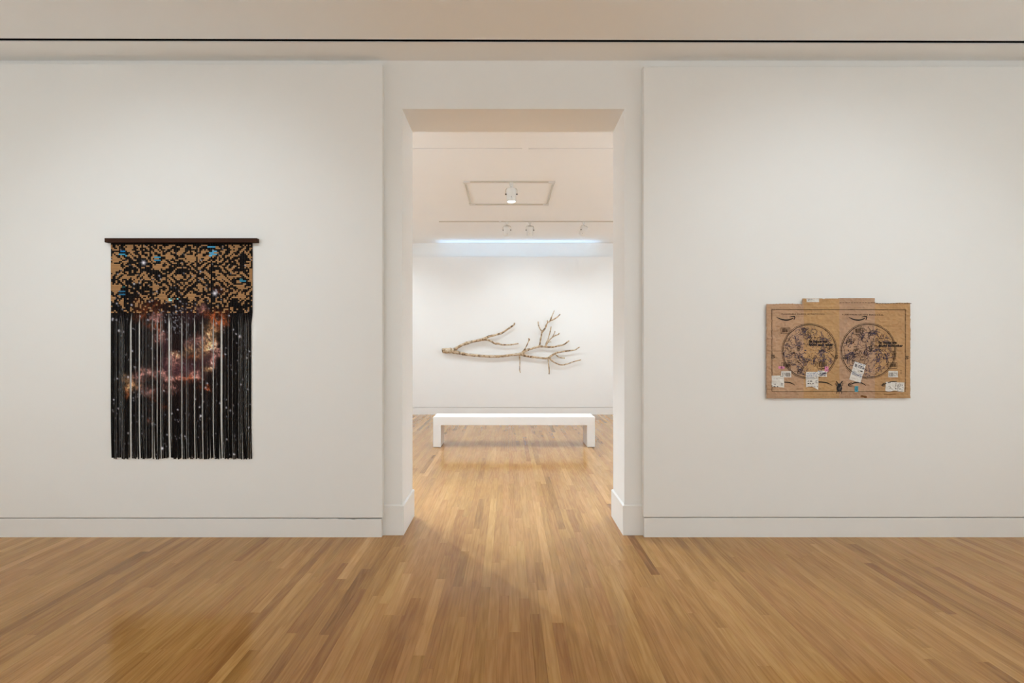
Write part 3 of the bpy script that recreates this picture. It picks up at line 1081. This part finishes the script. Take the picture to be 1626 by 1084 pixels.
def top_edge(u):
    jag = 3.0 * noise.noise((u * .06, 2.0, 0)) + 1.5 * noise.noise((u * .2, 5.0, 0))
    if u < 432:
        return 132 + jag + (0 if u < 130 else -4 * math.sin((u - 130) / 302 * math.pi) + 1)
    if u < 768:
        d = 80 + .25 * jag
        if 622 < u < 642:
            d += 5
        return d
    if u < 1107:
        return 77 + .1 * jag
    return 122 + 1.0 * jag + (5 * math.sin((u - 1107) / 200 * math.pi) if u < 1307 else -1)


PANELS = [(98, 446, (190, 154, 124)), (446, 777, (190, 151, 107)), (777, 1107, (185, 150, 122)), (1107, 1437, (189, 149, 106))]
for pi, (ua, ub, col) in enumerate(PANELS):
    mb = MB()
    # columns; the tabs begin a little left of the folds
    us = []
    u = ua
    while u < ub - 3:
        us.append(u)
        u += 5.2
    us.append(ub)
    for e in (432, 768):
        if ua < e < ub:
            us += [e - .2, e + .2]
    us.sort()
    NV = 150
    prev = None
    for u in us:
        tv = top_edge(min(max(u, ua + .01), ub - .01) if not (pi == 0 and u == ub) else ub - .01)
        bv = 1010 + 2.0 * noise.noise((u * .02, 1, 1)) + (u - 98) * -.002
        cur = []
        for j in range(NV + 1):
            v = tv + (bv - tv) * j / NV
            k = 1 + .10 * noise.noise((u * .012, v * .012, 1.7)) + .07 * noise.noise((u * .02, v * .2, 2.7)) + .05 * noise.noise((u * .1, v * .1, 6.7))
            if v > 960:
                k *= .95
            if u < 104 or u > 1432 or v > bv - 5:
                k *= .85
            q = rgb(*col)
            uu = u + (2.0 * noise.noise((v * .02, 3, 1)) if (u == 98 or u == 1437) else 0)
            cur.append(mb.vert(cp(uu, v), (q[0] * k, q[1] * k, q[2] * k * (1 + .05 * noise.noise((u * .01, v * .01, 9))))))
        if prev:
            for j in range(NV):
                mb.f.append([prev[j], prev[j + 1], cur[j + 1], cur[j]])
        prev = cur
    mb.build('cardboard_panel', M_CARD, t, smooth=True, colors=True)


def ribbon(mb, pts, w, lift=.0012, sub=1):
    """flat stroke; pts (u, v) or (u, v, width)"""
    P = []
    for i in range(len(pts) - 1):
        for k in range(sub):
            q = k / sub
            P.append(tuple(a * (1 - q) + b_ * q for a, b_ in zip(pts[i], pts[i + 1])))
    P.append(tuple(pts[-1]))
    prev = None
    for i, p in enumerate(P):
        a, b_ = P[max(0, i - 1)], P[min(len(P) - 1, i + 1)]
        dx, dy = b_[0] - a[0], b_[1] - a[1]
        l = math.hypot(dx, dy) or 1
        nx, ny = -dy / l, dx / l
        ww = (p[2] if len(p) > 2 else w) / 2
        cur = [mb.vert(cp(p[0] + nx * ww, p[1] + ny * ww, lift)), mb.vert(cp(p[0] - nx * ww, p[1] - ny * ww, lift))]
        if prev:
            mb.f.append([prev[0], prev[1], cur[1], cur[0]])
        prev = cur


def smooth_pts(pts, sub=6):
    out = []
    n = len(pts)
    for i in range(n - 1):
        p0, p1, p2, p3 = pts[max(i - 1, 0)], pts[i], pts[i + 1], pts[min(i + 2, n - 1)]
        for k in range(sub):
            q = k / sub
            out.append(tuple(.5 * (2 * b_ + (c - a) * q + (2 * a - 5 * b_ + 4 * c - d) * q * q + (3 * b_ - a - 3 * c + d) * q ** 3) for a, b_, c, d in zip(p0, p1, p2, p3)))
    out.append(tuple(pts[-1]))
    return out


def rect_pts(mb, u0, v0, u1, v1, lift, ang=0.0, jag=None, du=14):
    """filled patch that follows the wrinkles"""
    nu, nv = max(1, int((u1 - u0) / du)), max(1, int((v1 - v0) / du))
    cu, cv = (u0 + u1) / 2, (v0 + v1) / 2
    ca, sa = math.cos(ang), math.sin(ang)
    g = []
    for j in range(nv + 1):
        row = []
        for i in range(nu + 1):
            u, v = u0 + (u1 - u0) * i / nu, v0 + (v1 - v0) * j / nv
            if jag and j == nv:
                v += jag(i / nu)
            du_, dv_ = u - cu, v - cv
            row.append(mb.vert(cp(cu + du_ * ca - dv_ * sa, cv + du_ * sa + dv_ * ca, lift)))
        g.append(row)
    for j in range(nv):
        for i in range(nu):
            mb.f.append([g[j][i], g[j + 1][i], g[j + 1][i + 1], g[j][i + 1]])


def lettering(name, text, u, v, size, mat, parent, ang=0.0, spacing=1.0, bold=0.0, line=1.0, lift=.0014):
    """writing: outlines of the built-in font turned into a flat mesh on the sheet"""
    cu = bpy.data.curves.new('lettering', 'FONT')
    cu.body = text
    cu.size = size
    cu.space_character = spacing
    cu.space_line = line
    cu.offset = bold
    cu.resolution_u = 3
    tmp = bpy.data.objects.new('lettering_tmp', cu)
    COL.objects.link(tmp)
    dg = bpy.context.evaluated_depsgraph_get()
    me = tmp.evaluated_get(dg).to_mesh()
    mb = MB()
    ca, sa = math.cos(ang), math.sin(ang)
    for q in me.vertices:
        x, y = q.co.x, -q.co.y
        mb.vert(cp(u + x * ca - y * sa, v + x * sa + y * ca, lift))
    for p in me.polygons:
        mb.f.append(list(p.vertices))
    tmp.evaluated_get(dg).to_mesh_clear()
    bpy.data.objects.remove(tmp)
    bpy.data.curves.remove(cu)
    return mb.build(name, mat, parent)


# border
mb = MB()
for a, b_ in (((148, 183), (1390, 186)), ((1390, 186), (1390, 946)), ((1390, 946), (150, 946)), ((150, 946), (148, 183))):
    ribbon(mb, [a, b_], 4.2, .0014, 60)
mb.build('border_line', M_SEPIA, t)
mb = MB()
for a in range(778, 1432, 26):
    ribbon(mb, [(a, 121 + (6 if a > 1107 else 0)), (a + 20, 121 + (6 if a > 1107 else 0) + rs.uniform(-1, 1))], 4.2, .0013, 2)
mb.build('perforation_line', M_SEPIA, t)

# charts
rc = random.Random(42)


def chart(cu_, cv_, r, seed):
    rc = random.Random(seed)
    mb = MB()
    for rr, w in ((r, 3.0), (r - 11, 5.4)):
        ribbon(mb, [(cu_ + rr * math.cos(k * 2 * math.pi / 120), cv_ + rr * math.sin(k * 2 * math.pi / 120)) for k in range(121)], w, .0013)
    root = mb.build('star_chart', M_INK, t)
    # drawn figures: closed wobbling outlines, limbs and hatching
    layers = {0: MB(), 1: MB(), 2: MB()}
    R = r - 16

    def ok(u, v):
        return (u - cu_) ** 2 + (v - cv_) ** 2 < R * R

    for i in range(95):
        an, ra = rc.uniform(0, 2 * math.pi), R * math.sqrt(rc.uniform(0.01, .95))
        u0, v0 = cu_ + ra * math.cos(an), cv_ + ra * math.sin(an)
        lay = rc.choice((0, 0, 1, 1, 1, 2))
        kind = rc.random()
        if kind < .55:        # figure outline with limbs
            a0 = rc.uniform(0, 6.28)
            big = rc.uniform(12, 30)
            el = rc.uniform(.35, .7)
            ph = rc.uniform(0, 9)
            pts = []
            for k in range(25):
                th = k / 24 * 2 * math.pi
                q = big * (1 + .45 * noise.noise((math.cos(th) * 1.3 + ph, math.sin(th) * 1.3, ph)))
                x, y = q * math.cos(th), q * el * math.sin(th)
                pts.append((u0 + x * math.cos(a0) - y * math.sin(a0), v0 + x * math.sin(a0) + y * math.cos(a0)))
            if all(ok(*p) for p in pts):
                ribbon(layers[lay], pts, rc.uniform(2.0, 3.4), .0011)
                for h in range(rc.randint(1, 5)):
                    p, q = rc.choice(pts), rc.choice(pts)
                    ribbon(layers[rc.choice((1, 2))], [p, ((p[0] + q[0]) / 2 + rc.uniform(-4, 4), (p[1] + q[1]) / 2 + rc.uniform(-4, 4)), q], rc.uniform(1.5, 3), .0011)
                for h in range(rc.randint(2, 4)):
                    p = rc.choice(pts)
                    d = math.atan2(p[1] - v0, p[0] - u0) + rc.uniform(-.6, .6)
                    w_ = [p]
                    for s_ in range(6):
                        d += rc.uniform(-.7, .7)
                        w_.append((w_[-1][0] + 7 * math.cos(d), w_[-1][1] + 7 * math.sin(d)))
                    if all(ok(*z) for z in w_):
                        ribbon(layers[lay], smooth_pts(w_, 2), rc.uniform(1.8, 3.4), .0011)
        else:                 # running scribble
            d = rc.uniform(0, 6.28)
            w_ = [(u0, v0)]
            for s_ in range(rc.randint(8, 22)):
                d += rc.uniform(-.95, .95)
                w_.append((w_[-1][0] + 7 * math.cos(d), w_[-1][1] + 7 * math.sin(d)))
            w_ = [z for z in w_ if ok(*z)]
            if len(w_) > 3:
                ribbon(layers[lay], smooth_pts(w_, 2), rc.uniform(1.8, 4.2), .0011)
    for i in range(420):      # fine hatching
        an, ra = rc.uniform(0, 2 * math.pi), R * math.sqrt(rc.uniform(0, .97))
        u0, v0 = cu_ + ra * math.cos(an), cv_ + ra * math.sin(an)
        if noise.noise((u0 * .012, v0 * .012, seed)) < -.12:
            continue
        d, l_ = rc.uniform(0, 3.14), rc.uniform(4, 12)
        q = [(u0, v0), (u0 + l_ * math.cos(d), v0 + l_ * math.sin(d))]
        if ok(*q[1]):
            ribbon(layers[rc.choice((1, 2, 2))], q, rc.uniform(2.5, 5), .0011)
    # shading blots
    for i in range(26):
        an, ra = rc.uniform(0, 2 * math.pi), R * math.sqrt(rc.uniform(.02, .9))
        u0, v0 = cu_ + ra * math.cos(an), cv_ + ra * math.sin(an)
        rad = rc.uniform(3, 9)
        c_ = [cp(u0 + rad * (1 + .5 * noise.noise((k, i, seed))) * math.cos(k * .7), v0 + .7 * rad * math.sin(k * .7), .0011) for k in range(9)]
        layers[rc.choice((0, 1))].poly(c_[::-1])
    for k, m in ((0, M_SEPIA), (1, M_INDIGO), (2, M_GREYINK)):
        layers[k].build('drawn_figures', m, root)['kind'] = 'stuff'


chart(498, 572, 258, 4)
chart(1045, 568, 258, 9)

lettering('chart_title', 'PLANISPHERE CELESTE SEPTENTRIONAL', 238, 231, 15.5, M_SEPIA, t, spacing=1.50, bold=.5)
lettering('chart_title', 'PLANISPHERE CELESTE MERIDIONAL', 802, 235, 15.5, M_SEPIA, t, ang=.012, spacing=1.58, bold=.5)
for u, v in ((492, 490), (1141, 500)):
    lettering('printed_slogan', 'So happy we\nfound each other', u, v, 33, M_INK, t, bold=1.4, line=.92, spacing=.98)


def smile(pts, head):
    mb = MB()
    k = 1.25
    ribbon(mb, smooth_pts([(a, b_, w * k) for a, b_, w in pts], 5), 1, .0014)
    if head:
        ribbon(mb, smooth_pts([(a, b_, w * k) for a, b_, w in head], 4), 1, .0015)
    return mb.build('smile_arrow', M_INK, t)


for du in (0, 670):
    smile([(190 + du, 253, 2), (220 + du, 268, 7), (255 + du, 279, 10), (295 + du, 281, 10), (328 + du, 271, 7), (346 + du, 260, 4)],
          [(312 + du, 253, 2.5), (338 + du, 249, 6), (358 + du, 249, 7), (359 + du, 264, 7), (350 + du, 281, 2.5)])
smile([(262, 858, 8), (300, 860, 8), (335, 870, 6), (363, 888, 2)], None)
smile([(580, 857, 9), (620, 858, 9), (670, 868, 7), (713, 891, 2)], None)
smile([(868, 884, 4), (905, 868, 8), (945, 861, 9), (985, 867, 8), (1028, 892, 2)], [(890, 862, 2.5), (868, 872, 6), (860, 887, 7), (872, 894, 7), (895, 893, 3)])
smile([(1182, 884, 5), (1215, 866, 8), (1265, 855, 9), (1310, 857, 8)], [(1192, 865, 2.5), (1178, 876, 6), (1172, 889, 7), (1184, 894, 7), (1200, 893, 3)])

for u, v in ((155, 597), (742, 603), (822, 603), (1398, 608)):
    lettering('size_mark', '10', u - 10, v, 42, M_INK, t, ang=math.pi / 2, bold=.6, spacing=.9)


def barcode(u0, v0, u1, v1, mat, parent, frame=True, seed=0, lift=.0015, name='barcode', ang=0):
    r_ = random.Random(seed)
    mb = MB()
    if frame:
        for a, b_ in (((u0, v0), (u1, v0)), ((u1, v0), (u1, v1)), ((u1, v1), (u0, v1)), ((u0, v1), (u0, v0))):
            ribbon(mb, [a, b_], 3.0, lift, 4)
        u0 += 14; u1 -= 10; v0 += 6; v1 -= 12
    u = u0
    while u < u1:
        w = r_.choice((1.4, 2, 3.2, 4.4))
        ribbon(mb, [(u, v0), (u, v1)], w, lift, 3)
        u += w + r_.choice((1.6, 2.4, 3.2))
    return mb.build(name, mat, parent)


for k, q in enumerate(((232, 353, 316, 408), (905, 355, 988, 411), (237, 678, 324, 735), (570, 672, 655, 728), (1228, 677, 1312, 730))):
    barcode(*q, M_SEPIA, t, True, k)


def ring_mark(u, v):
    mb = MB()
    ribbon(mb, [(u + 13 * math.cos(k * math.pi / 10), v - 8 + 13 * math.sin(k * math.pi / 10)) for k in range(21)], 4.5, .0014)
    for a in (0, 2.1, 4.2):
        c_ = (u + 14 * math.cos(a - 1.57), v - 8 + 14 * math.sin(a - 1.57))
        mb.poly([cp(c_[0] - 5, c_[1] + 4, .0015), cp(c_[0] + 5, c_[1] + 4, .0015), cp(c_[0], c_[1] - 5, .0015)])
    ribbon(mb, [(u - 17, v + 14), (u + 17, v + 14)], 6, .0014, 2)
    ribbon(mb, [(u - 12, v + 23), (u + 12, v + 23)], 4, .0014, 2)
    mb.build('recycling_mark', M_INK, t)


ring_mark(398, 543); ring_mark(1068, 545)
mb = MB()
for k in range(4):
    ribbon(mb, [(908 + rs.uniform(-2, 2), 530 + k * 11), (942 + rs.uniform(-3, 3), 530 + k * 11)], rs.uniform(3, 6), .0014, 3)
mb.build('printed_text_block', M_SEPIA, t)
mb = MB()
for k in range(9):
    ribbon(mb, [(1266, 572 + k * 9), (1302 + rs.uniform(-6, 3), 572 + k * 9)], rs.uniform(2, 4), .0014, 2)
for k in range(3):
    ribbon(mb, [(1338, 752 + k * 13), (1356 - k * 2, 752 + k * 13)], 3.5, .0014, 2)
mb.build('printed_text_block', M_SEPIA, t)


def print_lines(parent, u0, v0, u1, v1, n, mat, seed, heavy=0, ang=0.0, lift=.0022, cen=None):
    r_ = random.Random(seed)
    mb = MB()
    ca, sa = math.cos(ang), math.sin(ang)
    cu_, cv_ = cen or ((u0 + u1) / 2, (v0 + v1) / 2)

    def rot(u, v):
        return (cu_ + (u - cu_) * ca - (v - cv_) * sa, cv_ + (u - cu_) * sa + (v - cv_) * ca)
    for k in range(n):
        v = v0 + (v1 - v0) * (k + .5) / n
        u = u0 + r_.uniform(0, 8)
        while u < u1 - 8:
            w = r_.uniform(6, 26)
            ribbon(mb, [rot(u, v), rot(min(u + w, u1), v)], r_.uniform(1.5, 3.2) + heavy, lift, 2)
            u += w + r_.uniform(3, 12)
    return mb.build('label_print', mat, parent)


def label_patch(u0, v0, u1, v1, ang=0.0, jag=None, lift=.0017, mat=M_LABEL, name='shipping_label'):
    mb = MB()
    rect_pts(mb, u0, v0, u1, v1, lift, ang, jag)
    return mb.build(name, mat, t)


# labels on the upper tab and along the lower edge
l = label_patch(470, 82, 586, 114, 0.0); print_lines(l, 478, 84, 545, 104, 3, M_GREYINK, 1)
l = label_patch(234, 756, 328, 814, lift=.0016, name='barcode_label'); barcode(244, 770, 318, 806, M_GREYINK, l, False, 31, .0022)
l = label_patch(1230, 754, 1318, 813, lift=.0016, name='barcode_label'); barcode(1238, 768, 1310, 804, M_GREYINK, l, False, 32, .0022)
l = label_patch(147, 797, 262, 905, -.01, lambda q: 10 * q * q - 4, .0020)
print_lines(l, 158, 822, 212, 834, 1, M_GREYINK, 3, lift=.0026); print_lines(l, 162, 872, 200, 886, 2, M_SEPIA, 4, .8, lift=.0026); print_lines(l, 156, 896, 214, 905, 1, M_INK, 5, 4, lift=.0026); print_lines(l, 226, 866, 252, 896, 4, M_GREYINK, 6, 1, lift=.0026); print_lines(l, 222, 800, 250, 806, 1, M_INK, 7, 3, lift=.0026)
l = label_patch(573, 752, 660, 808, 0.0, None, .0017); print_lines(l, 576, 755, 656, 768, 2, M_BLUEINK, 8); barcode(588, 770, 650, 800, M_INDIGO, l, False, 33, .0023)
l = label_patch(464, 762, 580, 905, 0.0, lambda q: (26 * max(0, (q - .6) / .4) if q < .95 else 24) - 6 * math.sin(q * 3) * (q < .6), .0021)
print_lines(l, 467, 764, 578, 812, 6, M_BLUEINK, 9, .6, lift=.0027); print_lines(l, 476, 842, 530, 856, 2, M_SEPIA, 10, .6, lift=.0027); print_lines(l, 476, 866, 535, 876, 1, M_INK, 11, 5, lift=.0027); print_lines(l, 550, 840, 574, 866, 4, M_GREYINK, 12, 1.2, lift=.0027); print_lines(l, 480, 893, 575, 905, 2, M_GREYINK, 13, lift=.0027)
a_ = math.radians(17)
cc_ = (944, 766)
l = label_patch(889, 678, 999, 852, a_, None, .0022)
print_lines(l, 892, 681, 997, 690, 1, M_BLUEINK, 14, 3, a_, .0028, cc_); print_lines(l, 896, 698, 994, 726, 3, M_INDIGO, 40, 3.5, a_, .0028, cc_)
print_lines(l, 940, 742, 994, 754, 1, M_INK, 15, 7, a_, .0028, cc_); print_lines(l, 900, 735, 932, 770, 4, M_INDIGO, 16, 1, a_, .0028, cc_); print_lines(l, 892, 772, 997, 800, 4, M_BLUEINK, 17, 1, a_, .0028, cc_); print_lines(l, 900, 838, 925, 846, 1, M_INK, 18, 4, a_, .0028, cc_)
l = label_patch(1204, 858, 1380, 942, .045, lambda q: 6 * math.sin(q * 9), .0020)
for k in range(4):
    print_lines(l, 1292 + k * 20, 866, 1300 + k * 20 + 6, 936, 9, M_GREYINK, 19 + k, 1.5, .03, .0026)
mb = MB(); ribbon(mb, smooth_pts([(1222, 905), (1238, 895), (1250, 910), (1236, 925), (1248, 938)], 4), 2, .0026); mb.build('label_print', M_GREYINK, l)
l = label_patch(210, 711, 264, 734, .05, None, .0020, M_PINK, 'pink_sticker'); print_lines(l, 218, 716, 256, 730, 2, M_INDIGO, 25, 2, lift=.0026)
l = label_patch(639, 712, 672, 762, .05, None, .0026, M_PINK, 'pink_sticker'); print_lines(l, 642, 720, 668, 756, 4, M_INDIGO, 26, 1.5, lift=.0032)
l = label_patch(917, 896, 949, 948, -.03, None, .0018, M_TEAL, 'teal_sticker'); print_lines(l, 922, 904, 944, 942, 3, M_INDIGO, 27, 2, lift=.0024)
# chart circle carried on over the labels
mb = MB()
ribbon(mb, [(498 + 247 * math.cos(a), 572 + 247 * math.sin(a)) for a in [math.radians(72 + k) for k in range(0, 27)]], 2.4, .0031)
ribbon(mb, [(498 + 258 * math.cos(a), 572 + 258 * math.sin(a)) for a in [math.radians(73 + k) for k in range(0, 25)]], 2.0, .0031)
ribbon(mb, [(1045 + 247 * math.cos(a), 568 + 247 * math.sin(a)) for a in [math.radians(106 + k) for k in range(0, 22)]], 2.4, .0031)
ribbon(mb, [(1045 + 258 * math.cos(a), 568 + 258 * math.sin(a)) for a in [math.radians(106 + k) for k in range(0, 22)]], 2.0, .0031)
mb.build('circle_line', M_SEPIA, t)
# dark drawn beetle between the charts
mb = MB()


def disc(u, v, ru, rv, lift=.0014, n=16):
    mb.poly([cp(u + ru * math.cos(k * 2 * math.pi / n), v - rv * math.sin(k * 2 * math.pi / n), lift) for k in range(n)][::1][::-1])


disc(776, 917, 26, 32); disc(775, 884, 17, 14, .0015)
for s_ in (-1, 1):
    ribbon(mb, smooth_pts([(775 + s_ * 8, 880, 10), (775 + s_ * 20, 862, 9), (775 + s_ * 29, 848, 8)], 3), 5, .0016)
    ribbon(mb, smooth_pts([(775 + s_ * 18, 895, 6), (775 + s_ * 32, 882, 5), (775 + s_ * 33, 865, 4)], 3), 4, .0016)
    ribbon(mb, smooth_pts([(775 + s_ * 16, 940, 6), (775 + s_ * 24, 956, 5), (775 + s_ * 22, 968, 4)], 3), 4, .0016)
ribbon(mb, [(774, 945), (773, 966)], 4, .0016, 2)
mb.build('beetle_drawing', paint('beetle_ink', rgb(38, 36, 40), .6, .2), t)
mb = MB()
disc(777, 918, 11, 13, .0020)
mb.build('beetle_shell_mark', M_GREYINK, t)
mb = MB()
disc(1000, 990, 30, 7, .0012); disc(1018, 997, 16, 8, .0013); disc(985, 985, 14, 7, .0013)
ribbon(mb, smooth_pts([(1190, 970), (1240, 974), (1300, 968)], 4), 5, .0012)
ribbon(mb, smooth_pts([(100, 920), (125, 925), (150, 922)], 4), 3, .0012)
mb.build('worn_stain', paint('stain', rgb(120, 82, 48), .8, .1), t)
